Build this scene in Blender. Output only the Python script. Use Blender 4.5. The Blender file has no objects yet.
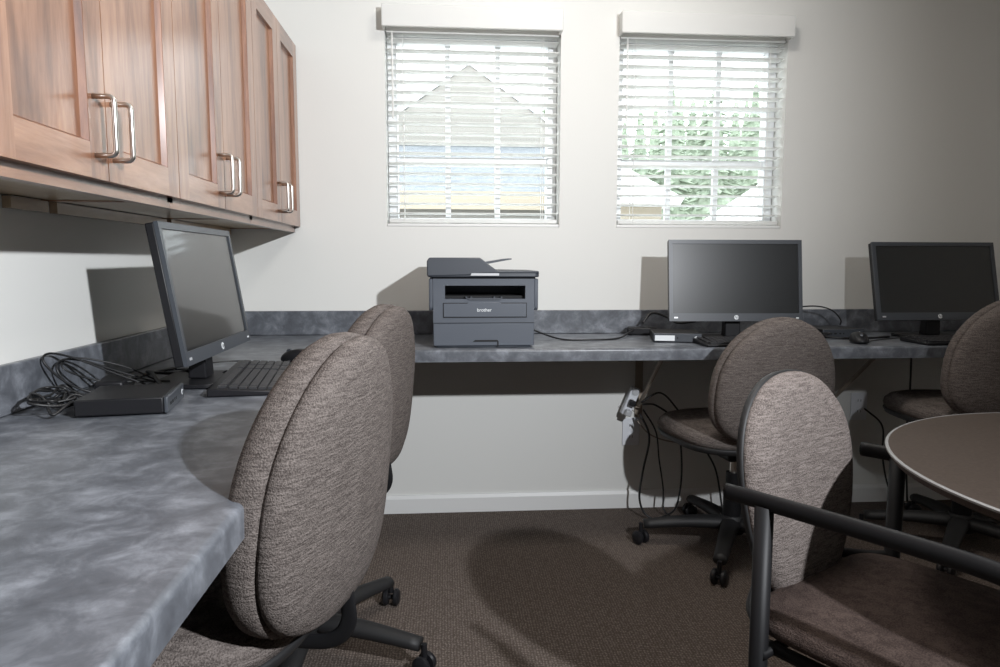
import bpy, bmesh, math, random
from mathutils import Vector, Matrix
random.seed(4)
S = bpy.context.scene
C = S.collection
R = math.radians
PI = math.pi

# ------------------------------------------------------------------ camera, light, exposure
F, PITCH, YAW, ROLL, CH = 697.4, .1031, .0767, .0019, 1.0595
cam = bpy.data.cameras.new('camera')
camo = bpy.data.objects.new('camera', cam); C.objects.link(camo)
cam.sensor_fit = 'HORIZONTAL'; cam.sensor_width = 36; cam.lens = F/1000*36
cam.clip_start = .02; cam.clip_end = 300
fw = Vector((math.sin(YAW)*math.cos(PITCH), math.cos(YAW)*math.cos(PITCH), -math.sin(PITCH)))
rt = Vector((math.cos(YAW), -math.sin(YAW), 0)); up = rt.cross(fw)
r2 = rt*math.cos(ROLL)+up*math.sin(ROLL); u2 = -rt*math.sin(ROLL)+up*math.cos(ROLL)
camo.matrix_world = Matrix(((r2.x, u2.x, -fw.x, 0), (r2.y, u2.y, -fw.y, 0), (r2.z, u2.z, -fw.z, CH), (0, 0, 0, 1)))
S.camera = camo
vs = S.view_settings
S.display_settings.display_device = 'sRGB'
vs.view_transform = 'Standard'; vs.look = 'None'; vs.gamma = 1; vs.use_curve_mapping = False
vs.exposure = 0.0
w = bpy.data.worlds.new('sky'); S.world = w; w.use_nodes = True
bg = w.node_tree.nodes['Background']; bg.inputs[0].default_value = (.9, .96, 1, 1); bg.inputs[1].default_value = 5.0

def lamp(kind, name, loc, aim, energy, color, **k):
    l = bpy.data.lights.new(name, kind); l.energy = energy; l.color = color
    for a, b in k.items(): setattr(l, a, b)
    o = bpy.data.objects.new(name, l); C.objects.link(o); o.location = loc
    o.rotation_euler = (Vector(aim)-Vector(loc)).to_track_quat('-Z', 'Y').to_euler()
    return o
# the photographer's flash, held right of the camera and pointed at the left of the room
lamp('SPOT', 'flash', (1.12, -.28, 1.82), (-.85, 2.0, 1.4), 390, (.93, .96, 1), shadow_soft_size=.03, spot_size=R(120), spot_blend=1.0)
# the room's ceiling light, out of view above
lamp('AREA', 'ceiling_light_far', (.6, 1.85, 2.57), (.6, 1.85, 0), 15.5, (1, .94, .87), shape='SQUARE', size=.4)
lamp('AREA', 'overhead_fill_near', (.8, -.5, 2.57), (.8, -.5, 0), 1.5, (1, .92, .84), shape='SQUARE', size=1.0)  # added weak fill from above, no known fixture at this spot

# ------------------------------------------------------------------ materials
def mat(name, col, rough=.5, metal=0, spec=.5, coat=0):
    m = bpy.data.materials.new(name); m.use_nodes = True
    b = m.node_tree.nodes['Principled BSDF']
    b.inputs['Base Color'].default_value = (*col, 1); b.inputs['Roughness'].default_value = rough
    b.inputs['Metallic'].default_value = metal; b.inputs['Specular IOR Level'].default_value = spec
    b.inputs['Coat Weight'].default_value = coat
    return m
def N(m, t, **k):
    n = m.node_tree.nodes.new(t)
    for a, b in k.items(): setattr(n, a, b)
    return n
def lk(m, a, b): m.node_tree.links.new(a, b)
def P(m): return m.node_tree.nodes['Principled BSDF']
def coords(m, scale, kind='Object', rot=(0, 0, 0)):
    tc = N(m, 'ShaderNodeTexCoord'); mp = N(m, 'ShaderNodeMapping')
    mp.inputs['Scale'].default_value = scale; mp.inputs['Rotation'].default_value = rot
    lk(m, tc.outputs[kind], mp.inputs[0]); return mp.outputs[0]
def noise(m, vec, scale, detail=4, rough=.5, dist=0):
    n = N(m, 'ShaderNodeTexNoise'); n.inputs['Scale'].default_value = scale; n.inputs['Detail'].default_value = detail
    n.inputs['Roughness'].default_value = rough; n.inputs['Distortion'].default_value = dist
    lk(m, vec, n.inputs['Vector']); return n.outputs['Fac']
def ramp(m, fac, stops):
    r = N(m, 'ShaderNodeValToRGB'); e = r.color_ramp.elements
    while len(e) < len(stops): e.new(.5)
    for q, (p, c) in zip(e, stops): q.position = p; q.color = (*c, 1)
    lk(m, fac, r.inputs[0]); return r.outputs[0]
def bump(m, h, st, d=.002):
    b = N(m, 'ShaderNodeBump'); b.inputs['Strength'].default_value = st; b.inputs['Distance'].default_value = d
    lk(m, h, b.inputs['Height']); lk(m, b.outputs[0], P(m).inputs['Normal'])
def mixf(m, a, b, op='ADD', k=1):
    n = N(m, 'ShaderNodeMath', operation=op); lk(m, a, n.inputs[0]); lk(m, b, n.inputs[1]); return n.outputs[0]

M_wall = mat('wall_paint', (.70, .698, .672), .7, spec=.25)
bump(M_wall, noise(M_wall, coords(M_wall, (1, 1, 1)), 180, 3), .12, .0015)
M_ceil = mat('ceiling_paint', (.75, .74, .70), .9)
M_white = mat('white_trim', (.74, .74, .73), .45)
M_blind = mat('white_blind', (.90, .90, .885), .4)
def translucent(m, col, f):
    nt = m.node_tree; out = [n for n in nt.nodes if n.type == 'OUTPUT_MATERIAL'][0]
    t = nt.nodes.new('ShaderNodeBsdfTranslucent'); t.inputs[0].default_value = (*col, 1); x = nt.nodes.new('ShaderNodeMixShader'); x.inputs[0].default_value = f
    nt.links.new(P(m).outputs[0], x.inputs[1]); nt.links.new(t.outputs[0], x.inputs[2]); nt.links.new(x.outputs[0], out.inputs[0])
translucent(M_blind, (.9, .9, .88), .4)
M_vinyl = mat('white_vinyl', (.80, .81, .82), .35)
# counter laminate: blue grey mottled
M_lam = mat('grey_laminate', (.2, .22, .26), .33, spec=.45)
v = coords(M_lam, (1, 1, 1))
a = noise(M_lam, v, 19, 7, .66, .35)
lk(M_lam, ramp(M_lam, a, [(.30, (.068, .073, .084)), (.47, (.102, .110, .126)), (.56, (.142, .152, .172)), (.72, (.24, .255, .285))]), P(M_lam).inputs['Base Color'])
# carpet
M_car = mat('brown_carpet', (.06, .045, .035), .95, spec=.1)
v = coords(M_car, (1, 1, 1))
ch = N(M_car, 'ShaderNodeTexVoronoi'); ch.inputs['Scale'].default_value = 120; ch.inputs['Randomness'].default_value = .35; lk(M_car, v, ch.inputs['Vector'])
n1 = noise(M_car, v, 260, 2)
h = mixf(M_car, ch.outputs['Distance'], n1)
lk(M_car, ramp(M_car, h, [(.35, (.27, .228, .203)), (.75, (.175, .144, .126)), (1, (.088, .07, .06))]), P(M_car).inputs['Base Color'])
bump(M_car, h, .8, -.004)
# woven upholstery with fine horizontal ribs
def fabric(name, lo, hi):
    m = mat(name, hi, .9, spec=.15)
    v = coords(m, (1, 1, 9)); n1 = noise(m, v, 34, 5, .65, .5)
    v2 = coords(m, (1, 1, 1)); n2 = noise(m, v2, 420, 2)
    h = mixf(m, n1, n2)
    lk(m, ramp(m, h, [(.72, lo), (1.25 if False else .99, tuple((a+b)/2 for a, b in zip(lo, hi))), (1, hi)]), P(m).inputs['Base Color'])
    mul = N(m, 'ShaderNodeMapRange'); mul.inputs[1].default_value = .7; mul.inputs[2].default_value = 1.3
    lk(m, h, mul.inputs[0])
    rr = m.node_tree.nodes.new('ShaderNodeValToRGB'); rr.color_ramp.elements[0].color = (*lo, 1); rr.color_ramp.elements[1].color = (*hi, 1)
    rr.color_ramp.elements[0].position = .15; rr.color_ramp.elements[1].position = .85
    lk(m, mul.outputs[0], rr.inputs[0]); lk(m, rr.outputs[0], P(m).inputs['Base Color'])
    bump(m, h, .9, .003)
    return m
M_fab = fabric('taupe_ribbed_fabric', (.07, .058, .053), (.19, .163, .15))
M_fab_light = fabric('pale_taupe_ribbed_fabric', (.085, .07, .064), (.24, .205, .19))
M_seat = fabric('dark_brown_shaded_seat_fabric', (.035, .024, .021), (.085, .062, .054))  # dark seat fabric, its colour deepened further for the table's shadow
# cabinet wood, grain running up
def wood(name, c0, c1, c2, sc):
    m = mat(name, c1, .3, spec=.5, coat=.7)
    P(m).inputs['Coat Roughness'].default_value = .2
    v = coords(m, sc); a = noise(m, v, 5, 6, .6, 1.2); b = noise(m, coords(m, tuple(s*1.0 for s in sc)), 26, 4, .7, .3)
    k = N(m, 'ShaderNodeMath', operation='MULTIPLY'); k.inputs[1].default_value = .35; lk(m, b, k.inputs[0])
    h = mixf(m, a, k.outputs[0])
    lk(m, ramp(m, h, [(.42, c0), (.62, c1), (.86, c2)]), P(m).inputs['Base Color'])
    bump(m, b, .12, .001); return m
M_wood = wood('brown_alder_wood', (.08, .032, .018), (.21, .098, .056), (.36, .195, .12), (2.2, 2.2, .28))
M_wood_h = wood('brown_alder_rail', (.08, .032, .018), (.21, .098, .056), (.36, .195, .12), (2.2, .28, 2.2))
M_wood_m = wood('brown_alder_moulding', (.07, .026, .014), (.17, .068, .034), (.30, .14, .075), (3, 3, .5)); P(M_wood_m).inputs['Coat Weight'].default_value = .1; P(M_wood_m).inputs['Roughness'].default_value = .5
M_ply = wood('pale_birch_underside', (.30, .21, .13), (.40, .29, .18), (.48, .36, .24), (2, .4, 2))
M_nickel = mat('brushed_nickel', (.62, .59, .55), .28, 1)
M_black = mat('black_plastic', (.012, .012, .014), .42, spec=.3)
M_blackm = mat('black_satin_metal', (.008, .008, .009), .5, spec=.25)
M_shell = mat('black_textured_plastic', (.012, .012, .013), .6)
M_bez = mat('charcoal_bezel', (.05, .056, .066), .38)
M_screen = mat('dark_screen', (.004, .005, .006), .35, spec=.5, coat=.7); P(M_screen).inputs['Coat Roughness'].default_value = .07; P(M_screen).inputs['Coat IOR'].default_value = 1.5
M_prn = mat('slate_grey_plastic', (.088, .10, .122), .45)
M_prn_d = mat('dark_slate_plastic', (.055, .062, .075), .42)
M_hole = mat('black_recess', (.004, .004, .005), .7)
M_silver = mat('silver_plastic', (.55, .56, .58), .35, .3)
M_logo = mat('white_logo', (.75, .78, .8), .4)
M_key = mat('black_keys', (.03, .03, .033), .5)
M_cable = mat('black_cable', (.012, .012, .013), .45)
M_gcable = mat('grey_cable', (.22, .19, .16), .5)
M_outlet = mat('white_outlet_plastic', (.72, .74, .78), .35)
M_table = mat('brown_table_laminate', (.16, .115, .09), .55, spec=.2)
v = coords(M_table, (1, 1, 1)); a = noise(M_table, v, 160, 3, .7)
lk(M_table, ramp(M_table, a, [(.3, (.034, .025, .020)), (.7, (.056, .042, .034))]), P(M_table).inputs['Base Color'])
M_edge = mat('grey_table_edge', (.2, .195, .19), .4)
M_bracket = mat('painted_steel_bracket', (.30, .25, .20), .5)
M_glass = bpy.data.materials.new('window_glass'); M_glass.use_nodes = True
nt = M_glass.node_tree; nt.nodes.clear()
o_ = nt.nodes.new('ShaderNodeOutputMaterial'); mx = nt.nodes.new('ShaderNodeMixShader'); tr = nt.nodes.new('ShaderNodeBsdfTransparent'); gl = nt.nodes.new('ShaderNodeBsdfGlossy')
gl.inputs['Roughness'].default_value = .02; tr.inputs[0].default_value = (.97, .98, .98, 1); mx.inputs[0].default_value = .05
nt.links.new(tr.outputs[0], mx.inputs[1]); nt.links.new(gl.outputs[0], mx.inputs[2]); nt.links.new(mx.outputs[0], o_.inputs[0])
# outdoors
M_siding = mat('pale_siding', (.27, .255, .23), .8)
wv = N(M_siding, 'ShaderNodeTexWave', bands_direction='Z'); wv.inputs['Scale'].default_value = 2.2; lk(M_siding, coords(M_siding, (1, 1, 1)), wv.inputs['Vector'])
bump(M_siding, wv.outputs['Fac'], .4, .02)
M_fascia = mat('cream_fascia', (.36, .31, .24), .7)
M_trimout = mat('white_eave_trim', (.80, .80, .80), .6)
M_shingle = mat('grey_shingles', (.4, .43, .46), .9)
v = coords(M_shingle, (1, 1, 3)); a = noise(M_shingle, v, 7, 4, .7)
lk(M_shingle, ramp(M_shingle, a, [(.3, (.15, .165, .18)), (.7, (.25, .265, .28))]), P(M_shingle).inputs['Base Color'])
M_leaf = mat('hazy_conifer_green', (.26, .36, .22), .9)
a = noise(M_leaf, coords(M_leaf, (1, 1, 1)), 3, 4, .7)
lk(M_leaf, ramp(M_leaf, a, [(.3, (.15, .19, .135)), (.7, (.33, .38, .29))]), P(M_leaf).inputs['Base Color'])  # greens paled and greyed, distance haze put into the leaf colour
M_bark = mat('grey_bark', (.2, .16, .13), .9)
M_bounce_ground = mat('pale_bounce_ground', (.42, .42, .40), .95)  # unseen ground, coloured pale grey to bounce neutral light onto the slats

# ------------------------------------------------------------------ mesh helpers
def tag(o, label=None, cat=None, group=None, kind=None):
    if label: o['label'] = label
    if cat: o['category'] = cat
    if group: o['group'] = group
    if kind: o['kind'] = kind
    return o
def thing(name, label, cat, loc=(0, 0, 0), rz=0, group=None):
    o = bpy.data.objects.new(name, None); C.objects.link(o); o.location = loc; o.rotation_euler = (0, 0, rz)
    o.empty_display_size = .05
    return tag(o, label, cat, group)
def obj(name, bm, m, parent=None, bevel=0, smooth=False, seg=2, sub=0, loc=None, rot=None):
    bmesh.ops.recalc_face_normals(bm, faces=bm.faces)
    me = bpy.data.meshes.new(name); bm.to_mesh(me); bm.free()
    ms = m if isinstance(m, (list, tuple)) else [m]
    for q in ms: me.materials.append(q)
    o = bpy.data.objects.new(name, me); C.objects.link(o)
    if parent: o.parent = parent
    if loc: o.location = loc
    if rot: o.rotation_euler = rot
    if bevel:
        b = o.modifiers.new('b', 'BEVEL'); b.width = bevel; b.segments = seg; b.limit_method = 'ANGLE'; b.angle_limit = R(35)
        b.harden_normals = False
    if sub:
        s = o.modifiers.new('s', 'SUBSURF'); s.levels = sub; s.render_levels = sub
    if smooth or bevel or sub:
        for p in me.polygons: p.use_smooth = True
        if not (smooth == 'all' or sub):
            try: me.set_sharp_from_angle(angle=R(40))
            except Exception: pass
    return o
def BM(): return bmesh.new()
def box(bm, x0, x1, y0, y1, z0, z1, M=None, mi=0):
    v = [bm.verts.new((x, y, z)) for z in (z0, z1) for y in (y0, y1) for x in (x0, x1)]
    if M:
        for q in v: q.co = M @ q.co
    for f in ((0, 1, 3, 2), (4, 5, 7, 6), (0, 1, 5, 4), (2, 3, 7, 6), (0, 2, 6, 4), (1, 3, 7, 5)):
        fc = bm.faces.new([v[i] for i in f]); fc.material_index = mi
    return bm
def B(*a, **k): return box(BM(), *a, **k)
def smooth_path(pts, n=6):
    pts = [Vector(p) for p in pts]
    if len(pts) < 3: return pts
    q = [pts[0]*2-pts[1]]+pts+[pts[-1]*2-pts[-2]]; out = []
    for i in range(1, len(q)-2):
        a, b, c, d = q[i-1:i+3]
        for k in range(n):
            t = k/n
            out.append(.5*((2*b)+(c-a)*t+(2*a-5*b+4*c-d)*t*t+(3*b-a-3*c+d)*t**3))
    return out+[pts[-1]]
def tube(bm, pts, r, seg=8, n=6, flat=1.0, updir=None, closed=False, smooth=True, radii=None, mi=0):
    p = smooth_path(pts, n) if smooth else [Vector(a) for a in pts]
    rings = []; side = None
    for i, c in enumerate(p):
        d = (p[min(i+1, len(p)-1)]-p[max(i-1, 0)]).normalized()
        if updir: side = d.cross(Vector(updir)).normalized()
        elif side is None:
            side = d.cross(Vector((0, 0, 1)) if abs(d.z) < .9 else Vector((1, 0, 0))).normalized()
        else: side = (side-d*side.dot(d)).normalized()
        u = side.cross(d)
        rr = r if radii is None else radii[0]+(radii[1]-radii[0])*i/(len(p)-1)
        rings.append([bm.verts.new(c+side*math.cos(2*PI*k/seg)*rr+u*math.sin(2*PI*k/seg)*rr*flat) for k in range(seg)])
    for a, b in zip(rings, rings[1:]):
        for k in range(seg):
            f = bm.faces.new((a[k], a[(k+1) % seg], b[(k+1) % seg], b[k])); f.material_index = mi
    bm.faces.new(rings[0]); bm.faces.new(rings[-1]); return bm
def lathe(bm, prof, c=(0, 0, 0), seg=32, M=None, mi=0, cap=True):
    rings = []
    for r, z in prof:
        if r < 1e-6: rings.append([bm.verts.new((c[0], c[1], c[2]+z))])
        else: rings.append([bm.verts.new((c[0]+r*math.cos(2*PI*k/seg), c[1]+r*math.sin(2*PI*k/seg), c[2]+z)) for k in range(seg)])
    if M:
        for q in rings:
            for v in q: v.co = M @ v.co
    for a, b in zip(rings, rings[1:]):
        for k in range(seg):
            k2 = (k+1) % seg
            if len(a) == 1 and len(b) == 1: continue
            if len(a) == 1: f = bm.faces.new((a[0], b[k], b[k2]))
            elif len(b) == 1: f = bm.faces.new((a[k], a[k2], b[0]))
            else: f = bm.faces.new((a[k], a[k2], b[k2], b[k]))
            f.material_index = mi
    if cap and len(rings[0]) > 1: bm.faces.new(rings[0]).material_index = mi
    if cap and len(rings[-1]) > 1: bm.faces.new(rings[-1]).material_index = mi
    return bm
def prism(bm, poly, axis, a, b, mi=0):
    """poly in the two other axes; axis 'x','y','z' extruded from a to b"""
    def mk(p, t): return {'x': (t, p[0], p[1]), 'y': (p[0], t, p[1]), 'z': (p[0], p[1], t)}[axis]
    A = [bm.verts.new(mk(p, a)) for p in poly]; Bv = [bm.verts.new(mk(p, b)) for p in poly]
    bm.faces.new(A).material_index = mi; bm.faces.new(Bv).material_index = mi
    n = len(poly)
    for i in range(n): bm.faces.new((A[i], A[(i+1) % n], Bv[(i+1) % n], Bv[i])).material_index = mi
    return bm
def rrect(w, h, r, n=5, cx=0, cy=0):
    out = []
    for sx, sy, a0 in ((1, 1, 0), (-1, 1, 90), (-1, -1, 180), (1, -1, 270)):
        for k in range(n+1):
            a = R(a0+90*k/n); out.append((cx+sx*(w/2-r)+r*math.cos(a), cy+sy*(h/2-r)+r*math.sin(a)))
    return out
def pad(bm, outline, prof, bend=0, tilt=None, sink=0):
    """cushion: outline = list of (u, v); prof = list of (scale, depth) from one face centre to the other. Lies in XZ, thickness along Y."""
    rings = []
    for s, d in prof:
        if s < 1e-6: rings.append([bm.verts.new((0, d, 0))])
        else: rings.append([bm.verts.new((x*s, d+bend*(x*s)**2+sink*(z*s), z*s)) for x, z in outline])
    n = len(outline)
    for a, b in zip(rings, rings[1:]):
        for k in range(n):
            k2 = (k+1) % n
            if len(a) == 1: bm.faces.new((a[0], b[k], b[k2]))
            elif len(b) == 1: bm.faces.new((a[k], a[k2], b[0]))
            else: bm.faces.new((a[k], a[k2], b[k2], b[k]))
    return bm
def superell(w, h, n, k=48, taper=0, top_n=None):
    out = []
    for i in range(k):
        t = 2*PI*i/k; c, s = math.cos(t), math.sin(t)
        e = top_n if (top_n and s > 0) else n
        x = w/2*math.copysign(abs(c)**(2/e), c); z = h/2*math.copysign(abs(s)**(2/e), s)
        out.append((x*(1+taper*(z/(h/2))), z))
    return out
def text_mesh(name, body, size, m, parent, loc, rot, shear=0, extrude=.0004, bold=0):
    cu = bpy.data.curves.new(name, 'FONT'); cu.body = body; cu.size = size; cu.shear = shear; cu.extrude = extrude
    cu.align_x = 'CENTER'; cu.align_y = 'CENTER'; cu.offset = bold
    t = bpy.data.objects.new(name+'_c', cu); C.objects.link(t)
    bpy.context.view_layer.update()
    me = bpy.data.meshes.new_from_object(t.evaluated_get(bpy.context.evaluated_depsgraph_get()))
    bpy.data.objects.remove(t)
    me.materials.clear(); me.materials.append(m)
    o = bpy.data.objects.new(name, me); C.objects.link(o); o.parent = parent; o.location = loc; o.rotation_euler = rot
    return o
def copy_tree(o, parent=None):
    c = o.copy(); C.objects.link(c)
    if parent: c.parent = parent
    for ch in list(o.children): copy_tree(ch, c)
    return c

# ------------------------------------------------------------------ the room
XL, YB, XR, YF, ZC = -.868, 2.885, 3.0, -4.6, 2.6
W1, W2 = (-.238, .466), (.706, 1.412)
ZS, ZH = 1.200, 1.985
WT = .17
def struct(name, bm, m, **k): return tag(obj(name, bm, m, **k), kind='structure')
struct('floor', B(XL-.15, XR+.15, YF-.15, YB+WT, -.12, 0), M_car)
struct('ceiling', B(XL-.15, XR+.15, YF-.15, YB+WT, ZC, ZC+.1), M_ceil)
struct('wall_left', B(XL-.15, XL, YF-.15, YB+WT, 0, ZC), M_wall)
struct('wall_right', B(XR, XR+.15, YF-.15, YB+WT, 0, ZC), M_wall)
struct('wall_front', B(XL, XR, YF-.15, YF, 0, ZC), M_wall)
bm = BM()
box(bm, XL, XR, YB, YB+WT, 0, ZS); box(bm, XL, XR, YB, YB+WT, ZH, ZC)
box(bm, XL, W1[0], YB, YB+WT, ZS, ZH); box(bm, W1[1], W2[0], YB, YB+WT, ZS, ZH); box(bm, W2[1], XR, YB, YB+WT, ZS, ZH)
struct('wall_back', bm, M_wall)
def baseboard(name, ax, a, b, p):
    pr = [(0, 0), (.014, 0), (.014, .062), (.008, .076), (0, .076)]
    bm = BM()
    if ax == 'x': prism(bm, [(p-d, z) for d, z in pr], 'x', a, b)
    else: prism(bm, [(p+d, z) for d, z in pr], 'y', a, b)
    struct(name, bm, M_white)
baseboard('baseboard_back', 'x', XL+.015, XR, YB)
baseboard('baseboard_left', 'y', YF, YB, XL)

for i, (x0, x1) in enumerate((W1, W2)):
    root = tag(bpy.data.objects.new('window_%d' % (i+1), None), kind='structure'); C.objects.link(root)
    root.location = ((x0+x1)/2, YB+.12, ZS)
    w_, h_ = x1-x0, ZH-ZS
    fr = BM(); t = .04
    g = .002
    box(fr, -w_/2+g, -w_/2+t, -.03, .03, g, h_-g); box(fr, w_/2-t, w_/2-g, -.03, .03, g, h_-g)
    box(fr, -w_/2+t, w_/2-t, -.03, .03, g, t); box(fr, -w_/2+t, w_/2-t, -.03, .03, h_-t, h_-g)
    obj('window_frame', fr, M_vinyl, root, bevel=.003)
    gr = BM(); iw, ih = w_-2*t, h_-2*t
    for k in (1, 2):
        xx = -iw/2+iw*k/3; box(gr, xx-.011, xx+.011, -.016, .004, t, h_-t)
        zz = t+ih*k/3; hh = .018 if k == 1 else .011
        box(gr, -iw/2, iw/2, -.0165, .0045, zz-hh, zz+hh)
    obj('window_grille', gr, M_vinyl, root)
    obj('glass_pane', B(-iw/2, iw/2, .006, .010, t, h_-t), M_glass, root)
    sl = BM(); box(sl, -w_/2+.001, w_/2-.001, -.118, -.03, 0.0005, .012)
    obj('window_sill', sl, M_white, root, bevel=.003)

def blind(i, x0, x1, label):
    w_ = x1-x0; cx = (x0+x1)/2
    root = thing('window_blind', label, 'blind', (cx, YB, ZS+.014), 0)
    h_ = ZH-ZS-.014
    v_ = BM(); box(v_, -w_/2-.006, w_/2-.001, -.062, -.05, h_-.022, h_+.062)
    box(v_, -w_/2-.006, -w_/2+.004, -.05, -.001, h_-.022, h_+.062); box(v_, w_/2-.011, w_/2-.001, -.05, -.001, h_-.022, h_+.062)
    obj('valance', v_, M_blind, root, bevel=.003)
    obj('head_rail', B(-w_/2+.006, w_/2-.006, .006, .058, h_-.026, h_-.002), M_blind, root, bevel=.002)
    s_ = BM(); n = 18; top = h_-.048; sp = (top-.040)/(n-1)
    for k in range(n):
        z = .040+sp*k
        Mx = Matrix.Translation((0, .034, z)) @ Matrix.Rotation(R(-4), 4, 'X')
        prism_pts = [(-.025, -.0015), (0, .0008), (.025, -.0015), (.025, .0013), (0, .0036), (-.025, .0013)]
        b2 = BM(); prism(b2, prism_pts, 'x', -w_/2+.008, w_/2-.008)
        for q in b2.verts: q.co = Mx @ q.co
        me = bpy.data.meshes.new('t'); b2.to_mesh(me); b2.free(); s_.from_mesh(me); bpy.data.meshes.remove(me)
    obj('slats', s_, M_blind, root)
    obj('bottom_rail', B(-w_/2+.008, w_/2-.008, .010, .058, .001, .018), M_blind, root, bevel=.003)
    for xx in (-w_/2+.07, w_/2-.07):
        c_ = BM()
        for yy in (.0075, .0605): tube(c_, [(xx, yy, .004), (xx, yy, h_-.03)], .0013, 6, smooth=False)
        obj('ladder_cord', c_, M_blind, root)
    obj('tilt_wand', tube(BM(), [(-w_/2+.03, -.012, h_-.03), (-w_/2+.031, -.012, h_-.36)], .0035, 8, smooth=False), M_blind, root, smooth=True)
blind(1, W1[0], W1[1], 'white horizontal slat blind over the left window, a gabled house behind it')
blind(2, W2[0], W2[1], 'white horizontal slat blind over the right window, green trees behind it')

# ------------------------------------------------------------------ worktop
ZT, TK, XF, YFc = .76, .043, -.252, 2.361
g = .002
def slab_profile(edge, wall, zt, tk):    # rounded post-formed nose; returns (across, z)
    r = .009; s = 1 if edge > wall else -1
    return [(wall, zt-tk), (edge, zt-tk)] + [(edge-s*r+s*r*math.sin(R(a)), zt-r+r*math.cos(R(a))) for a in (90, 67, 45, 22, 0)] + [(wall, zt)]
top = BM()
prism(top, slab_profile(XF, XL+g, ZT, TK), 'y', -.6, YB-g)
prism(top, slab_profile(YFc, YB-g, ZT, TK), 'x', XF-.02, XR-g)
wt = obj('worktop', top, M_lam, smooth=True)
tag(wt, 'long grey blue mottled laminate worktop running along two walls', 'worktop')
bs = BM(); box(bs, XL+g, XL+.020, -.6, YB-g, ZT+.0005, .858)
box(bs, XL+.020, XR-g, YB-.020, YB-g, ZT+.0005, .858)
obj('backsplash', bs, M_lam, wt, bevel=.003)
# steel brackets under the back worktop
def bracket(x, label):
    b_ = thing('shelf_bracket', label, 'bracket', (x, YB-.003, .40), 0, 'shelf brackets under the back worktop')
    obj('wall_leg', B(-.016, .016, -.006, 0, 0, .314), M_bracket, b_, bevel=.001)
    obj('top_leg', B(-.016, .016, -.40, -.006, .309, .315), M_bracket, b_, bevel=.001)
    obj('diagonal_strut', tube(BM(), [(0, -.008, .05), (0, -.33, .307)], .008, 8, smooth=False), M_bracket, b_)
bracket(.815, 'thin steel bracket holding up the worktop, beside the white power strip')
bracket(1.66, 'thin steel bracket holding up the worktop, under the right monitor')

# ------------------------------------------------------------------ wall cabinets
XD = -.582; ZB, ZTOP = 1.196, 1.9
def cabinet(y0, y1, label, nail):
    root = thing('wall_cabinet', label, 'cabinet', (XL, y0, ZB), 0, )
    w_ = y1-y0; d = XD-XL; dc = d-.022; h_ = ZTOP-ZB; e = .0008
    bb = BM(); zb = -.022
    box(bb, g, dc, e, .016, zb+.012, h_); box(bb, g, dc, w_-.016, w_-e, zb+.012, h_); box(bb, g, dc, .016, w_-.016, h_-.016, h_)
    box(bb, g, .012, .016, w_-.016, zb+.03, h_-.016)
    obj('carcass', bb, M_wood, root)
    obj('bottom_panel', B(.012, dc-.02, .016, w_-.016, zb+.014, zb+.03), M_ply, root)
    ff = BM(); box(ff, dc-.02, dc, e, w_-e, zb, .035); box(ff, dc-.02, dc, e, w_-e, h_-.035, h_)
    box(ff, dc-.02, dc, e, .03, .035, h_-.035); box(ff, dc-.02, dc, w_-.03, w_-e, .035, h_-.035)
    obj('face_frame', ff, M_wood_h, root)
    if nail: obj('hanging_rail', B(.001, .018, nail, w_-.017, zb-.012, zb+.012), M_ply, root)
    m_ = w_/2
    for k in (0, 1):
        a = .0015+k*m_; b = a+m_-.003; st = .058
        zz0, zz1 = .0, h_-.004; x1_, x0_ = d, dc+.001
        dr = BM()
        box(dr, x0_, x1_, a, a+st, zz0, zz1); box(dr, x0_, x1_, b-st, b, zz0, zz1)
        box(dr, x0_, x1_, a+st, b-st, zz0, zz0+st, mi=1); box(dr, x0_, x1_, a+st, b-st, zz1-st, zz1, mi=1)
        box(dr, x0_, x1_-.011, a+st, b-st, zz0+st, zz1-st)
        do = obj('door', dr, [M_wood, M_wood_h], root)
        # bevelled inner lip
        lip = BM()
        for (ya, yb, s) in ((a+st, a+st+.006, 1), (b-st, b-st-.006, 1)):
            prism(lip, [(x1_-.011, ya), (x1_-.001, ya), (x1_-.011, yb)], 'z', zz0+st, zz1-st)
        prism(lip, [(x1_-.011, zz0+st), (x1_-.001, zz0+st), (x1_-.011, zz0+st+.006)], 'y', a+st, b-st)
        obj('panel_moulding', lip, M_wood_m, do)
        hy = (b-.030) if k == 0 else (a+.030)
        hb = BM(); hy -= .012; z0, z1, xo = .038, .134, .034
        pts = [(d-.001, hy, z0)]
        rr = .009
        for q in range(5): aa = R(90*q/4); pts.append((d+xo-rr+rr*math.sin(aa), hy, z0+rr-rr*math.cos(aa)))
        for q in range(5): aa = R(90*q/4); pts.append((d+xo-rr+rr*math.cos(aa), hy, z1-rr+rr*math.sin(aa)))
        pts.append((d-.001, hy, z1))
        tube(hb, pts, .0045, 10, smooth=False)
        obj('handle', hb, M_nickel, do, smooth='all')
    return root
yy = 2.88; cw = .649
labs = ['brown wooden two-door wall cabinet in the corner against the window wall',
        'brown wooden two-door wall cabinet in the middle of the row above the left monitor',
        'brown wooden two-door wall cabinet nearest the camera, with the largest handles in view',
        'brown wooden wall cabinet cut by the left edge of the photo']
cabs = [(2.243, 2.88), (1.603, 2.243), (.955, 1.603), (.305, .955)]
for (a, b), l, nl in zip(cabs, labs, (.017, .017, .50, 0)): cabinet(a, b, l, nl)

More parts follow.
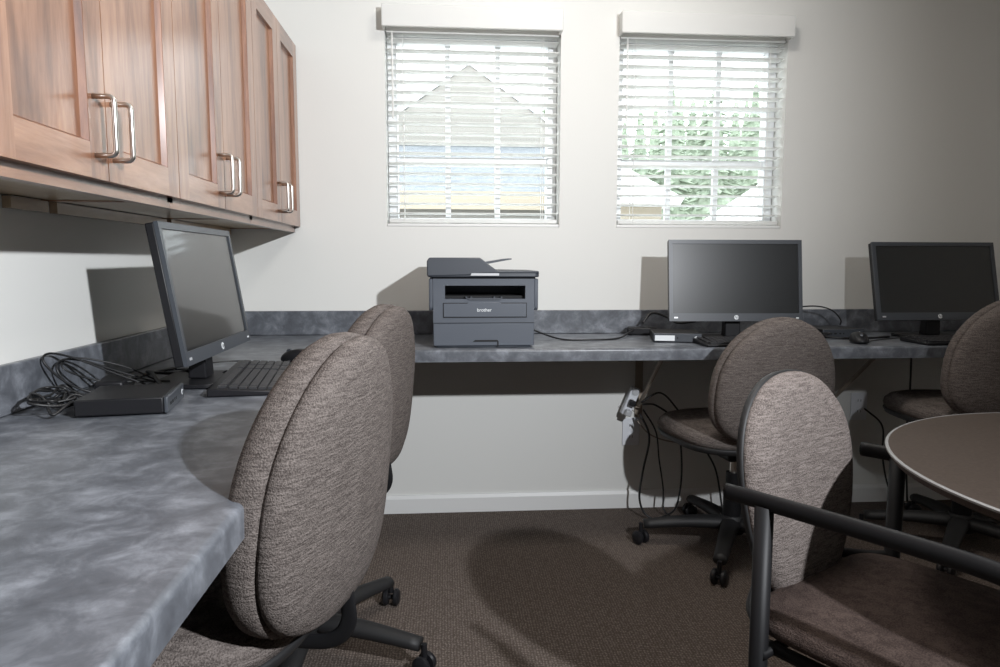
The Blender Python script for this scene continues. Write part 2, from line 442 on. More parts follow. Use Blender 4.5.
# ------------------------------------------------------------------ task chairs
def make_task_chair():
    root = thing('task_chair', 'x', 'chair')
    zc, hh, ww = .668, .43, .43
    sw = superell(ww, hh, 2.9, 56, taper=-.08, top_n=2.02)
    tl = -.10       # lean back with height
    fc = [(0, .058), (.4, .058), (.7, .055), (.86, .049), (.95, .038), (.99, .024), (1, .010), (.995, -.004), (.975, -.010), (.9, -.010), (0, -.010)]
    bm = pad(BM(), sw, fc, bend=.55, sink=tl)
    b1 = obj('backrest', bm, M_fab, root, smooth='all', loc=(0, -.25, zc))
    rc = [(0, -.008), (.9, -.008), (.955, -.010), (.978, -.018), (.972, -.030), (.93, -.040), (.82, -.047), (.5, -.052), (0, -.053)]
    obj('back_panel', pad(BM(), sw, rc, bend=.55, sink=tl), M_fab, root, smooth='all', loc=(0, -.25, zc))
    # seat: pad lies in XZ, turn to XY
    so = superell(.48, .47, 3.2, 56, taper=.04)
    sp = [(0, .030), (.5, .030), (.8, .026), (.92, .016), (.985, 0), (1, -.016), (.985, -.030), (.9, -.036), (0, -.036)]
    bm = pad(BM(), so, sp)
    for q in bm.verts: q.co = Vector((q.co.x, q.co.z, q.co.y))
    obj('seat', bm, M_fab, root, smooth='all', loc=(0, .02, .462))
    sh = [(0, -.034), (.93, -.034), (.985, -.03), (1.0, -.036), (.97, -.052), (.8, -.062), (0, -.064)]
    bm = pad(BM(), so, sh)
    for q in bm.verts: q.co = Vector((q.co.x, q.co.z, q.co.y))
    obj('seat_shell', bm, M_shell, root, smooth='all', loc=(0, .02, .462))
    # J bar from under the seat to the backrest
    jb = BM(); tube(jb, [(0, -.05, .392), (0, -.18, .388), (0, -.240, .396), (0, -.266, .428), (0, -.262, .48), (0, -.256, .54)], .013, 10, flat=.3, updir=(1, 0, 0))
    obj('back_support', jb, M_blackm, root, smooth='all')
    obj('mechanism', B(-.07, .07, -.09, .10, .352, .398), M_blackm, root, bevel=.012)
    obj('tilt_lever', tube(BM(), [(.06, .0, .372), (.16, 0, .370), (.21, 0, .365)], .006, 8), M_blackm, root, smooth='all')
    gl_ = BM(); lathe(gl_, [(0, .10), (.033, .10), (.033, .23), (.026, .235), (.026, .29), (0, .29)], seg=20)
    obj('gas_column', gl_, M_blackm, root, smooth=True)
    obj('gas_piston', lathe(BM(), [(0, -.09), (.014, -.09), (.014, 0), (0, 0)], seg=16), M_nickel, root, smooth=True, loc=(0, 0, .3525))
    hub = BM(); lathe(hub, [(0, .065), (.045, .065), (.05, .075), (.05, .11), (.04, .13), (0, .13)], seg=24)
    obj('base_hub', hub, M_shell, root, smooth=True)
    for k in range(5):
        a = R(72*k+18); dx, dy = math.cos(a), math.sin(a)
        lg = BM(); tube(lg, [(dx*.03, dy*.03, .100), (dx*.17, dy*.17, .095), (dx*.32, dy*.32, .078)], .02, 10, flat=.75, radii=(.035, .023))
        lo = obj('leg', lg, M_shell, root, smooth='all')
        cs = BM(); cx, cy = dx*.33, dy*.33
        a2 = a+R(50+40*k); Mx = Matrix.Translation((cx, cy, .026)) @ Matrix.Rotation(a2, 4, 'Z') @ Matrix.Rotation(PI/2, 4, 'X')
        for s in (-1, 1): lathe(cs, [(0, s*.008), (.022, s*.008), (.0255, s*.012), (.0255, s*.020), (.018, s*.026), (0, s*.027)], seg=20, M=Mx)
        lathe(cs, [(.008, -.01), (.008, .01)], seg=8, M=Mx)
        lathe(cs, [(0, 0), (.008, 0), (.008, .04), (0, .04)], c=(cx, cy, .04), seg=10)
        hd = BM()
        obj('caster', cs, M_black, lo, smooth=True)
    return root
ch0 = make_task_chair()
specs = [((-.414, 1.120), 76, .07, 'taupe ribbed fabric task chair nearest the camera at the left worktop'),
         ((-.375, 1.82), 74, .07, 'taupe ribbed fabric task chair half hidden behind the nearest chair, beside the printer'),
         ((1.05, 2.43), 7, 0, 'taupe fabric task chair facing the middle monitor with its back to us'),
         ((1.91, 2.38), -8, .07, 'dark fabric task chair in shadow at the right edge, facing the right monitor')]
chs = [ch0] + [copy_tree(ch0) for _ in specs[1:]]
LOW = ('gas_column', 'base_hub', 'leg')
for o, ((x, y), a, dz, lab) in zip(chs, specs):
    o.location = (x, y, 0); o.rotation_euler = (0, 0, R(a)); o['label'] = lab; o['group'] = 'task chairs at the worktops'
    for c in o.children:      # seat height setting of this chair
        if not c.name.startswith(LOW): c.location.z += dz
        if c.name.startswith('leg') and lab.find('half hidden') > 0: c.rotation_euler = (0, 0, R(33))
        if not c.name.startswith(LOW+('gas_piston',)) and lab.find('half hidden') > 0: c.location.y += .035

# ------------------------------------------------------------------ armchair (local: forward = +Y, origin on floor between the legs)
fx, fy = .53, -.85; th = math.atan2(-fx, fy)      # +Y -> (fx, fy)
perp = Vector((.85, .53))
ctr = Vector((.800, 1.007))
ac = thing('armchair', 'black framed guest armchair with pale ribbed back, pushed in at the round table', 'chair', (ctr.x, ctr.y, 0), th)
# after rotation +X local maps to (-fy.., ) : near side is local x = -? (computed below)
lx = Vector((math.cos(th), math.sin(th)))
HW = .228
for s in (-1, 1):
    x = s*HW
    rear = BM(); tube(rear, [(x, -.190, 0.003), (x, -.190, .2), (x, -.190, .670)], .015, 12, smooth=False)
    obj('leg', rear, M_blackm, ac, smooth='all')
    fr = BM(); tube(fr, [(x, .225, .003), (x, .222, .3), (x, .218, .58)], .014, 12, smooth=False)
    obj('leg', fr, M_blackm, ac, smooth='all')
    ar = BM(); tube(ar, [(x, -.262, .675), (x, -.20, .677), (x, .0, .680), (x, .14, .677), (x, .195, .657), (x, .217, .615), (x, .219, .575)], .0145, 14, flat=.62, updir=(1, 0, 0), n=8)
    obj('armrest', ar, M_blackm, ac, smooth='all')
fr = BM()
for s in (-1, 1): tube(fr, [(s*.20, -.19, .425), (s*.20, .21, .425)], .011, 10, smooth=False)
for y_ in (-.18, .20): tube(fr, [(-.235, y_, .425), (.235, y_, .425)], .009, 10, smooth=False)
obj('seat_frame', fr, M_blackm, ac, smooth='all')
so = superell(.44, .50, 6, 72)
bm = pad(BM(), so, [(0, .022), (.5, .022), (.8, .019), (.93, .013), (.985, .002), (1, -.008), (.985, -.018), (0, -.019)])
for q in bm.verts: q.co = Vector((q.co.x, q.co.z, q.co.y))
obj('seat', bm, M_seat, ac, smooth='all', loc=(0, .0, .468))
bo = superell(.34, .44, 2.5, 60, taper=.20, top_n=2.15)
bo = [(x*(1 if z > -.05 else 1+.35*(z+.05)), z) for x, z in bo]
bm = pad(BM(), bo, [(0, .022), (.5, .022), (.8, .019), (.93, .011), (.985, -.002), (.99, -.012), (0, -.012)], bend=.35, sink=-.13)
obj('backrest', bm, M_fab_light, ac, smooth='all', loc=(0, -.262, .636))
bm = pad(BM(), bo, [(0, -.010), (.97, -.010), (.99, -.008), (1.0, -.014), (.99, -.022), (.9, -.028), (0, -.030)], bend=.35, sink=-.13)
obj('back_shell', bm, M_shell, ac, smooth='all', loc=(0, -.262, .636))
for s in (-1, 1):
    obj('back_bracket', tube(BM(), [(s*HW, -.190, .47), (s*.18, -.235, .47), (s*.10, -.270, .49)], .011, 8), M_blackm, ac, smooth='all')

# ------------------------------------------------------------------ round table
TC = (1.22, .935)
tb = thing('round_table', 'round brown laminate table with a pale edge in the right foreground', 'table', (*TC, 0))
RT = .492
obj('table_top', lathe(BM(), [(0, .702), (RT-.030, .702), (RT-.006, .714), (RT-.004, .7295), (0, .7295)], seg=96), M_table, tb, smooth=True)
obj('edge_band', lathe(BM(), [(RT-.004, .7255), (RT+.001, .7255), (RT+.001, .7285), (RT-.003, .7302), (RT-.0041, .7296)], seg=96, cap=False), M_edge, tb, smooth=True)
obj('pedestal', lathe(BM(), [(0, .05), (.05, .05), (.05, .69), (.14, .692), (.14, .699), (0, .699)], seg=28), M_blackm, tb, smooth=True)
for k in range(4):
    a = R(90*k+20); lg = BM(); tube(lg, [(math.cos(a)*.03, math.sin(a)*.03, .07), (math.cos(a)*.2, math.sin(a)*.2, .06), (math.cos(a)*.36, math.sin(a)*.36, .02)], .03, 10, flat=.6, radii=(.035, .02))
    obj('foot', lg, M_blackm, tb, smooth='all')

# ------------------------------------------------------------------ monitors (local: screen faces -Y, width along X, origin on worktop under the panel centre)
def hp_logo(parent, loc, rot, r=.0085):
    d = BM(); lathe(d, [(0, -.0004), (r, -.0004), (r, .0004), (0, .0004)], seg=28)
    e = obj('logo', d, M_logo, parent, loc=loc, rot=rot)
    text_mesh('logo_letters', 'hp', r*1.7, M_bez, e, (0, r*.12, .0004), (0, 0, 0), shear=.25, extrude=.0003)
    return e
def make_monitor(tilt):
    root = thing('computer_monitor', 'x', 'monitor')
    W, Hh, zb = .51, .31, .074
    T = Matrix.Translation((0, 0, zb)) @ Matrix.Rotation(-R(tilt), 4, 'X')
    def put(bm):
        for q in bm.verts: q.co = T @ q.co
        return bm
    fr = BM()
    bt, bs_, bo_ = .015, .014, .030
    box(fr, -W/2, -W/2+bs_, -.004, .005, 0, Hh); box(fr, W/2-bs_, W/2, -.004, .005, 0, Hh)
    box(fr, -W/2+bs_, W/2-bs_, -.004, .005, 0, bo_); box(fr, -W/2+bs_, W/2-bs_, -.004, .005, Hh-bt, Hh)
    obj('bezel', put(fr), M_bez, root)
    bk = BM(); box(bk, -W/2+.001, W/2-.001, .0052, .024, .001, Hh-.001)
    pts = rrect(.36, .20, .03, 5, 0, .155)
    prism(bk, pts, 'y', .0235, .046)
    obj('back_housing', put(bk), M_black, root, bevel=.003)
    obj('screen', put(B(-W/2+bs_, W/2-bs_, .0, .005, bo_, Hh-bt)), M_screen, root)
    rx = PI/2-R(tilt)
    lo = T @ Vector((0, -.0045, .0145)); hp_logo(root, lo, (rx, 0, 0))
    obj('power_button', put(B(W/2-.026, W/2-.016, -.0055, -.0035, .010, .0145)), M_logo, root)
    obj('model_mark', put(B(-W/2+.018, -W/2+.032, -.0048, -.0038, .011, .0165)), M_silver, root)
    nk = BM(); prism(nk, [(.030, .012), (.075, .012), (.062, .19), (.040, .19)], 'x', -.03, .03)
    obj('stand_neck', nk, M_black, root, bevel=.004)
    prism_b = BM(); prism(prism_b, rrect(.22, .16, .03, 6, 0, .068), 'z', .001, .011)
    obj('stand_base', prism_b, M_black, root, bevel=.002)
    return root
def mon(x, y, rz, tilt, label):
    m = make_monitor(tilt); m.location = (x, y, ZT+.001); m.rotation_euler = (0, 0, rz); m['label'] = label; m['group'] = 'computer monitors'
    return m
mon(-.556, 1.766, R(91), 9, 'dark computer monitor on the left worktop, tilted back and facing right')
mon(1.095, 2.561, R(-3), 7.8, 'dark computer monitor against the window wall under the right window, glare on its left side')
mon(1.918, 2.572, R(0.8), 13, 'black computer monitor farthest right on the back worktop, screen fully dark')

# ------------------------------------------------------------------ printer (origin: bottom front centre)
pr = thing('printer', 'dark slate grey multifunction laser printer on the back worktop', 'printer', (.130, 2.405, ZT+.001))
D = .36
pr.scale = (1, 1, 1.03)
bm = BM(); box(bm, -.176, .174, 0, D, .006, .083); box(bm, -.165, .163, .01, D-.01, 0, .006)
obj('paper_tray', bm, M_prn, pr, bevel=.004)
h_ = B(-.040, .046, -.0012, .004, .0, .0) if False else BM()
prism(h_, [(-.040, .020), (-.032, .026), (.046, .026), (.050, .021), (.050, .004), (.045, .004), (.045, .020)], 'y', -.0015, .004)
obj('tray_handle', h_, M_hole, pr)
bm = BM()   # middle body around the output slot
x0, x1 = -.176, .174; sx0, sx1, sz0, sz1 = -.135, .143, .164, .209
box(bm, x0, x1, .001, D, .0845, sz0); box(bm, x0, x1, .001, D, sz1, .232); box(bm, x0, sx0, .001, D, sz0, sz1); box(bm, sx1, x1, .001, D, sz0, sz1); box(bm, sx0, sx1, .20, D, sz0, sz1)
obj('body', bm, M_prn, pr)
for s, a in ((-1, x0), (1, x1)):
    bm = BM(); prism(bm, [(.004, .135), (.012, .125), (D-.01, .125), (D-.01, .232), (.004, .232)], 'x', a, a+s*.014)
    obj('side_wing', bm, M_prn, pr, bevel=.003)
obj('slot_lining', B(sx0+.0005, sx1-.0005, .03, .199, sz0+.0005, sz0+.010), M_hole, pr)
bm = BM(); prism(bm, [(-.062, .1655), (-.05, .161), (.05, .161), (.062, .1655), (.062, .1675), (-.062, .1675)], 'y', -.003, .03)
for xx in (-.062, -.045, .035, .060): prism(bm, [(xx-.002, .167), (xx+.002, .167), (xx+.003, .172), (xx-.003, .172)], 'y', -.002, .03)
obj('output_support', bm, M_prn_d, pr)
bm = BM(); prism(bm, [(-.140, .104), (.146, .104), (.146, .149), (.060, .149), (.050, .153), (-.050, .153), (-.060, .149), (-.140, .149)], 'y', -.0025, .002)
fp = obj('front_cover', bm, M_prn, pr, bevel=.0012)
text_mesh('brand_mark', 'brother', .016, M_logo, fp, (.0, -.0030, .127), (PI/2, 0, 0), bold=.00012)
bm = BM(); box(bm, -.142, .148, -.0009, .001, .1015, .1515); box(bm, -.176, .174, -.0006, .002, .0832, .0846)
obj('seam', bm, M_hole, pr)
# scanner deck
bm = BM(); prism(bm, rrect(.384, .37, .018, 5, -.002, .170), 'z', .237, .258)
obj('scanner_deck', bm, M_prn_d, pr, bevel=.004)
obj('deck_gap', B(-.180, .178, .006, D-.006, .231, .238), M_hole, pr)
bm = BM(); prism(bm, [(-.196, .240), (-.196, .290), (-.188, .302), (-.015, .302), (.042, .260), (.188, .258), (.188, .250), (.0, .250), (-.06, .243), (-.19, .240)], 'y', -.0175, D-.02)
obj('document_feeder', bm, M_prn_d, pr, bevel=.004)
bm = BM(); prism(bm, [(-.048, .2425), (.05, .2425), (.05, .2505), (-.044, .2505)], 'y', -.0195, -.016)
obj('control_panel_shine', bm, M_silver, pr)  # shine on the control panel, put in as a silver-coloured strip
bm = BM(); prism(bm, [(.0, .286), (.088, .300), (.102, .300), (.102, .296), (.088, .294), (.006, .279)], 'y', .08, .28)
obj('document_support', bm, M_prn_d, pr)

# ------------------------------------------------------------------ mini computers
def mini_pc(x, y, rz, label, w_=.175, d_=.175):   # front faces -Y local
    root = thing('mini_computer', label, 'computer', (x, y, ZT+.001), rz, 'mini desktop computers')
    obj('case', B(-w_/2, w_/2, -d_/2+.008, d_/2, .002, .034), M_black, root, bevel=.003)
    obj('front_panel', B(-w_/2, w_/2, -d_/2, -d_/2+.0075, .002, .034), M_bez, root, bevel=.002)
    ports = BM()
    for k, ww in ((-.055, .012), (-.035, .012), (-.015, .008), (.0, .005)): box(ports, k-ww/2, k+ww/2, -d_/2-.0005, -d_/2+.002, .014, .020)
    obj('front_ports', ports, M_hole, root)
    hp_logo(root, (w_/2-.02, -d_/2-.0003, .018), (PI/2, 0, 0), .006)
    bm = BM()
    for sx in (-1, 1):
        for sy in (-1, 1): lathe(bm, [(0, 0), (.008, 0), (.008, .003), (0, .003)], c=(sx*(w_/2-.02), sy*(d_/2-.02), -.0008), seg=12)
    obj('rubber_feet', bm, M_black, root)
    return root
mini_pc(-.640, 1.455, R(100), 'flat black mini computer lying on the left worktop beside a tangle of cables', .165, .165)
m2 = mini_pc(.872, 2.60, R(-12), 'black mini computer with a bright silver front, left of the middle monitor stand')
obj('silver_label', B(-.082, -.01, -.0893, -.087, .006, .026), M_logo, m2)
mini_pc(1.56, 2.72, R(4), 'flat black mini computer in the shade left of the right monitor')

# ------------------------------------------------------------------ keyboards and mice
def keyboard(x, y, rz, label):
    root = thing('keyboard', label, 'keyboard', (x, y, ZT+.001), rz, 'black keyboards')
    bm = BM(); prism(bm, [(-.078, 0), (.078, 0), (.078, .017), (.07, .019), (-.078, .009)], 'x', -.225, .225)
    obj('keyboard_body', bm, M_black, root, bevel=.003)
    ks = BM(); Mx = Matrix.Translation((0, 0, .0136)) @ Matrix.Rotation(R(3.8), 4, 'X')
    p = .0186
    for r_ in range(6):
        yv = -.058+r_*.0205+(.004 if r_ == 5 else 0)
        if r_ == 0: row = [(-.195, .026), (-.168, .022), (-.143, .022), (-.075, .106), (-.007, .022), (.018, .022), (.043, .022)]
        else: row = [(-.205+p*k+.002*r_*(k > 0), p-.003) for k in range(14)]
        row += [(.078+p*k, p-.003) for k in range(3)] + [(.146+p*k, p-.003) for k in range(4)]
        for xx, ww in row: box(ks, xx-ww/2, xx+ww/2, yv-.0082, yv+.0082, .0, .0055, M=Mx)
    obj('keys', ks, M_key, root)
    return root
keyboard(-.480, 1.785, R(98), 'black keyboard on the left worktop in front of the tilted monitor')
keyboard(1.135, 2.455, R(2), 'black keyboard in front of the middle monitor, mostly hidden by the chair back')
keyboard(1.95, 2.448, R(1), 'black keyboard in front of the right monitor, partly behind the dark chair')
def mouse(x, y, rz, label):
    root = thing('computer_mouse', label, 'mouse', (x, y, ZT+.001), rz, 'black computer mice')
    bm = BM(); n = 12; sg = 24; rings = []
    ol = superell(.062, .112, 2.5, sg)
    prof = [(0, 0), (.9, 0), (1.0, .006), (1.0, .014), (.93, .024), (.75, .033), (.45, .038), (0, .039)]
    for s_, z in prof:
        if s_ == 0: rings.append([bm.verts.new((0, 0, z))])
        else: rings.append([bm.verts.new((a*s_, b*s_, z*(1-.25*(b*s_/.056 if b > 0 else 0)))) for a, b in ol])
    for a, b in zip(rings, rings[1:]):
        for k in range(sg):
            k2 = (k+1) % sg
            if len(a) == 1: bm.faces.new((a[0], b[k], b[k2]))
            elif len(b) == 1: bm.faces.new((a[k], a[k2], b[0]))
            else: bm.faces.new((a[k], a[k2], b[k2], b[k]))
    obj('mouse_body', bm, M_black, root, smooth='all')
    wb = BM(); lathe(wb, [(0, -.004), (.009, -.004), (.009, .004), (0, .004)], seg=16, M=Matrix.Translation((0, .030, .029)) @ Matrix.Rotation(PI/2, 4, 'Y'))
    obj('scroll_wheel', wb, M_bez, root)
    return root
mouse(-.440, 2.10, R(70), 'black mouse on the left worktop beyond the keyboard')
mouse(1.53, 2.47, R(160), 'black mouse on the back worktop between the middle chair and the right keyboard')

# ------------------------------------------------------------------ cables
def cable(pts, label, r=.0028, m=None, name='cable', group=None, n=8):
    o = obj(name, tube(BM(), pts, r, 6, n=n), m or M_cable, smooth='all')
    tag(o, label, 'cable', group); return o
z = ZT+.004
cable([(-.452, 2.045, z+.008), (-.49, 2.03, z), (-.56, 2.06, z), (-.60, 2.10, z), (-.66, 2.09, z), (-.74, 2.0, z)], 'thin black mouse cable running back behind the left monitor', .002)
cable([(-.565, 1.83, z+.014), (-.60, 1.85, z), (-.66, 1.92, z), (-.74, 1.95, z)], 'short black keyboard cable passing behind the left monitor', .0022)
# tangle left of the mini computer: two bundles
def coil(c, rx, ry, tilt, turns, seed, wob=.02):
    rnd = random.Random(seed); pts = []
    for k in range(turns*7+1):
        a = 2*PI*k/7; j = 1+rnd.uniform(-.25, .25)
        p = Vector((math.cos(a)*rx*j, math.sin(a)*ry*j, 0)); p = Matrix.Rotation(tilt, 3, 'Y') @ p
        pts.append(Vector(c)+p+Vector((rnd.uniform(-wob, wob)*.5, rnd.uniform(-wob, wob), abs(rnd.uniform(0, wob)))))
    return [Vector((max(q.x, XL+.026), q.y, max(q.z, z))) for q in pts]
cable([(-.715, 1.45, z+.015), (-.74, 1.43, z+.03)] + coil((-.775, 1.42, z+.018), .028, .055, R(25), 4, 3) + [(-.77, 1.47, z), (-.74, 1.56, z)], 'black power cable coiled in a messy bundle left of the flat mini computer', .0025)
cable(coil((-.765, 1.41, z+.008), .036, .055, R(8), 3, 8)[:18], 'black cable coil lying lowest beside the flat mini computer', .003)
loop = [(-.70, 1.66, z+.01), (-.755, 1.62, z+.045), (-.81, 1.57, z+.085), (-.838, 1.53, z+.10), (-.836, 1.505, z+.085), (-.81, 1.53, z+.04), (-.775, 1.56, z+.012), (-.72, 1.58, z+.004)]
cable(loop, 'black cable looping up over the backsplash behind the flat mini computer', .0025)
cable([(p[0]+.010, p[1]+.03, max(z, p[2]-.006*k)) for k, p in enumerate(loop)], 'second black cable loop leaning on the backsplash beside the first', .0025)
cable([(-.69, 1.70, z+.012), (-.74, 1.66, z+.05), (-.80, 1.62, z+.075), (-.834, 1.585, z+.08), (-.83, 1.57, z+.06), (-.79, 1.61, z+.03), (-.74, 1.64, z+.02), (-.66, 1.70, z+.01)], 'third thinner black cable loop, nearest the left monitor shadow', .0022)
cable([(-.60, 1.60, z), (-.65, 1.63, z+.012), (-.70, 1.70, z+.03), (-.74, 1.78, z+.02), (-.70, 1.86, z+.004), (-.64, 1.84, z+.03), (-.625, 1.80, z+.07)], 'thick black monitor cable arching behind the left monitor', .0045)
cable([(-.66, 1.56, z+.005), (-.72, 1.60, z), (-.77, 1.70, z), (-.79, 1.85, z), (-.75, 1.98, z)], 'flat lying black cable along the left backsplash', .004)
pb = obj('power_adapter', B(-.03, .03, -.06, .06, 0, .03), M_black, None, bevel=.006, loc=(-.765, 1.655, ZT+.001), rot=(0, 0, R(12)))
tag(pb, 'black power adapter brick on the left worktop behind the mini computer', 'power adapter')
# printer cable
cable([(.308, 2.72, z+.045), (.36, 2.70, z+.02), (.44, 2.62, z), (.55, 2.60, z), (.66, 2.64, z), (.74, 2.76, z+.012), (.80, 2.80, z+.03), (.86, 2.78, z+.02)], 'black cable running along the back worktop from the printer to the mini computer', .0035)
cable([(1.30, 2.66, z+.06), (1.38, 2.74, z+.10), (1.50, 2.76, z+.115), (1.58, 2.76, z+.10), (1.625, 2.76, z+.06), (1.63, 2.77, z+.036)], 'black cable arching above the backsplash between the middle and right monitors', .003)
cable([(1.27, 2.68, z+.04), (1.34, 2.74, z+.06), (1.42, 2.70, z+.04), (1.46, 2.62, z+.01), (1.55, 2.585, z), (1.66, 2.60, z), (1.76, 2.64, z)], 'black cable lying in a curve in front of the shaded mini computer', .0045)
cable([(1.53, 2.42, z+.005), (1.52, 2.405, z), (1.60, 2.50, z), (1.70, 2.56, z), (1.80, 2.60, z)][1:], 'thin black mouse cable winding toward the right monitor', .002)
cable([(1.36, 2.60, z), (1.42, 2.56, z+.012), (1.48, 2.58, z+.02), (1.47, 2.66, z+.012), (1.40, 2.70, z+.004), (1.35, 2.66, z+.012)], 'black cable coil on the worktop right of the middle monitor', .004)
cable([(.80, 2.79, z+.045), (.84, 2.80, z+.085), (.90, 2.79, z+.07), (.93, 2.74, z+.05), (.99, 2.70, z+.06)], 'black cables humped behind the silver fronted mini computer', .005)
pb2 = obj('power_adapter', B(-.06, .06, -.03, .03, 0, .032), M_black, None, bevel=.006, loc=(.80, 2.80, ZT+.001), rot=(0, 0, R(-14)))
tag(pb2, 'black power adapter brick on the back worktop against the backsplash, left of the middle monitor', 'power adapter')

# ------------------------------------------------------------------ outlets and the power strip under the worktop
def outlet(x, zc_, label):
    root = thing('wall_outlet', label, 'outlet', (x, YB-.0008, zc_), 0, )
    obj('cover_plate', B(-.037, .037, -.006, 0, -.06, .06), M_outlet, root, bevel=.002)
    for dz in (-.024, .024):
        rc = BM(); prism(rc, rrect(.034, .030, .010, 4, 0, dz), 'y', -.0075, -.006); so_ = obj('socket', rc, M_outlet, root)
        s2 = BM(); box(s2, -.008, -.006, -.0079, -.0072, dz-.002, dz+.008); box(s2, .005, .007, -.0079, -.0072, dz-.002, dz+.008)
        obj('slots', s2, M_hole, so_)
    return root
outlet(.785, .335, 'white wall outlet under the back worktop beside the hanging cables')
outlet(1.80, .43, 'white wall outlet in shade under the right end of the back worktop')
ps = thing('power_strip', 'white plug adapter strip tilted above the lit wall outlet', 'power strip', (.768, YB-.045, .475), 0)
ps.rotation_euler = (0, R(22), 0)
obj('strip_case', B(-.020, .020, -.018, .018, -.062, .062), M_outlet, ps, bevel=.006)
bm = BM()
for k in range(3): lathe(bm, [(0, 0), (.015, 0), (.015, .002), (0, .002)], seg=20, M=Matrix.Translation((0, -.020, -.045+.045*k)) @ Matrix.Rotation(PI/2, 4, 'X'))
obj('sockets', bm, M_silver, ps)
for k in (0, 1):
    pg = BM(); box(pg, -.013, .013, -.048, -.0225, -.058+.045*k, -.034+.045*k); obj('plug', pg, M_black if k else M_silver, ps, bevel=.004)
bm = BM()
cable([(.81, 2.80, .47), (.86, 2.76, .47), (.93, 2.72, .40), (.95, 2.70, .22), (.93, 2.70, .06), (.88, 2.72, .008), (.98, 2.66, .006), (1.12, 2.60, .008)], 'black cable hanging from the power strip to the carpet, outermost loop', .004)
cable([(.80, 2.80, .43), (.83, 2.76, .34), (.80, 2.74, .20), (.79, 2.74, .08), (.83, 2.72, .012), (.95, 2.66, .006), (1.05, 2.70, .03)], 'black cable hanging nearest the outlet and curling onto the carpet', .0045)
cable([(.81, 2.79, .45), (.86, 2.77, .36), (.88, 2.78, .24), (.90, 2.78, .12), (.90, 2.76, .03), (.93, 2.72, .006)], 'thin black cable hanging in the middle of the cables under the worktop', .0035)
cable([(.80, 2.79, .48), (.88, 2.78, .52), (.96, 2.78, .44), (1.03, 2.78, .34), (1.12, 2.78, .20), (1.15, 2.76, .03), (1.14, 2.70, .008)], 'black cable bowing right from the power strip behind the middle chair', .004)
cable([(.79, 2.80, .40), (.84, 2.79, .345), (.93, 2.80, .31), (1.05, 2.81, .30), (1.20, 2.83, .36)], 'thin pale grey cable running right from the outlet behind the middle chair', .003, M_gcable)
cable([(.73, 2.868, .45), (.765, 2.85, .44), (.79, 2.84, .43)], 'short grey wire sticking out left of the power strip', .0018, M_gcable)
cable([(1.80, 2.84, .43), (1.86, 2.80, .36), (1.87, 2.80, .22), (1.92, 2.80, .06), (2.0, 2.76, .008)], 'black cable hanging from the shaded outlet behind the round table', .004)
cable([(1.97, 2.80, .70), (1.975, 2.80, .5), (1.97, 2.80, .3), (1.98, 2.78, .03)], 'black cable dropping straight down behind the right task chair', .004)

# ------------------------------------------------------------------ outdoors
struct('ground', B(-60, 60, YB+WT+.5, 90, -.6, -.5), M_bounce_ground)
hs = thing('neighbour_house', 'pale gabled house with grey shingle roof seen through the left window', 'house', (0, 0, -.5))
Yh = 15.0
def zpx(y, Y): return 1.06+(261-y)/697*Y
bm = BM(); box(bm, -6.0, 2.30, Yh, Yh+6, 0, 2.85)
obj('wall', bm, M_siding, hs)
bm = BM(); prism(bm, [(Yh-.45, 2.87), (Yh-.45, 2.97), (Yh+3.0, 4.80), (Yh+3.0, 4.65)], 'x', -6.2, 2.5)
obj('lower_roof', bm, M_shingle, hs)
obj('fascia', B(-6.2, 2.5, Yh-.49, Yh-.452, 2.62, 2.99), M_fascia, hs)
bm = BM(); prism(bm, [(-1.37, 4.3), (2.49, 4.3), (2.49, 4.80), (.56, 6.16), (-1.37, 4.80)], 'y', Yh+2.0, Yh+6)
obj('gable_wall', bm, M_siding, hs)
for s in (-1, 1):
    bm = BM(); prism(bm, [(.56, 6.28), (.56, 6.17), (.56+s*1.95, 4.81), (.56+s*1.95, 4.92)], 'y', Yh+1.95, Yh+6.3)
    obj('gable_roof', bm, M_trimout, hs)
for xx in (-1.3, .2):
    obj('house_window', B(xx, xx+.9, Yh-.03, Yh+.02, .9, 2.2), M_silver, hs)
h2 = thing('neighbour_house', 'pale house corner with low roof seen low on the left of the right window', 'house', (0, 0, -.5))
obj('wall', B(2.75, 4.35, 14.0, 18, 0, 2.70), M_fascia, h2)
bm = BM(); prism(bm, [(2.62, 3.80), (2.62, 2.72), (4.60, 2.68), (4.68, 2.81)], 'y', 13.6, 18.5); obj('roof', bm, M_trimout, h2)
h3 = thing('neighbour_house', 'pale roof slope rising to the right, low in the right window', 'house', (0, 0, -.5))
obj('wall', B(3.9, 9.5, 6.2, 8.7, 0, 1.86), M_siding, h3)
bm = BM(); prism(bm, [(3.2, 2.0), (6.6, 4.2), (10, 2.0), (10, 1.88), (3.2, 1.88)], 'y', 6, 9); obj('roof', bm, M_trimout, h3)
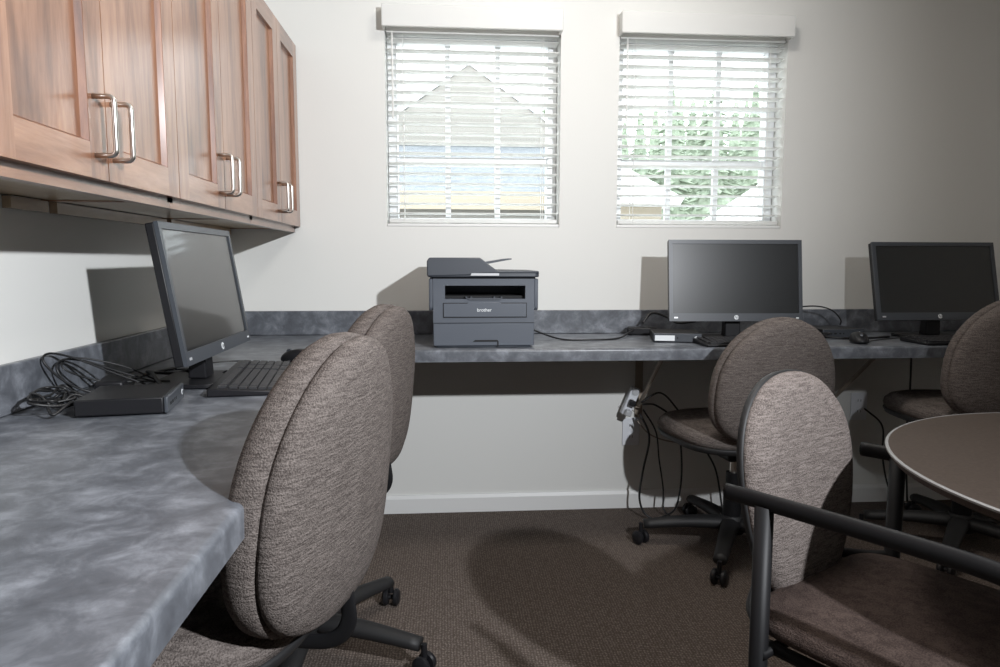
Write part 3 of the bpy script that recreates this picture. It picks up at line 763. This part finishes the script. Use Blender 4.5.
def tree(x, y, h, r, seed, label, cat='tree'):
    rnd = random.Random(seed)
    root = thing('conifer_tree', label, 'tree', (x, y, -.5), 0, 'conifers beyond the houses')
    obj('trunk', tube(BM(), [(0, 0, 0), (0, 0, h*.95)], .12, 8, smooth=False, radii=(.2, .03)), M_bark, root)
    bm = BM(); nl = 34
    lathe(bm, [(r*.66, h*.12)]+[(r*(.70-.62*q/9)*(1.0 if q % 2 else .8), h*(.14+.84*q/9)) for q in range(10)]+[(0, h)], seg=9)
    for k in range(nl):
        f = k/nl; z0 = h*(.10+.90*f); rr = r*(1-f)**.75+.10
        for j in range(13):
            a = rnd.uniform(0, 2*PI); ll = rr*rnd.uniform(.55, 1.12); wd = ll*rnd.uniform(.14, .24); dz = -ll*rnd.uniform(.10, .40)
            tip = Vector((math.cos(a)*ll, math.sin(a)*ll, z0+dz)); sd = Vector((-math.sin(a), math.cos(a), 0))
            base = Vector((0, 0, z0+.05)); mid = base.lerp(tip, .55)
            vv = [bm.verts.new(base), bm.verts.new(mid+sd*wd), bm.verts.new(tip), bm.verts.new(mid-sd*wd), bm.verts.new(mid+Vector((0, 0, wd*.6))), bm.verts.new(mid-Vector((0, 0, wd*.5)))]
            for q in ((0, 1, 4), (1, 2, 4), (2, 3, 4), (3, 0, 4), (1, 0, 5), (2, 1, 5), (3, 2, 5), (0, 3, 5)): bm.faces.new([vv[i] for i in q])
    obj('foliage', bm, M_leaf, root)
TL = [(716, 84, 'tallest green conifer in the right window, right of centre'), (671, 84, 'tall green conifer in the right window, left of centre'), (757, 82, 'tall green conifer at the right side of the right window'),
      (640, 112, 'low green conifer at the left side of the right window'), (693, 100, 'green conifer between the two tallest in the right window'), (737, 100, 'green conifer right of the tallest one in the right window'),
      (655, 104, 'green conifer rising behind the low one on the left of the right window'), (775, 96, 'green conifer nearest the right frame of the right window'), (624, 122, 'conifer cut by the left frame of the right window'),
      (705, 96, 'farther pale conifer just left of the tallest one'), (681, 98, 'farther pale conifer near the middle of the right window'), (748, 96, 'farthest conifer near the right side of the right window')]
for k, (px, top, lab) in enumerate(TL):
    Y = 26+5.2*k; X = (px-447)/697*Y; h = zpx(top, Y)+.5
    tree(X, Y, h, 1.55+.085*k, k, lab)
for k, (px, top, lab) in enumerate(((398, 112, 'pale conifer top left of the gable in the left window'), (546, 94, 'pale conifer top right of the gable in the left window'))):
    Y = 40+6*k; X = (px-447)/697*Y; h = zpx(top, Y)+.5
    tree(X, Y, h, 1.8, 50+k, lab)
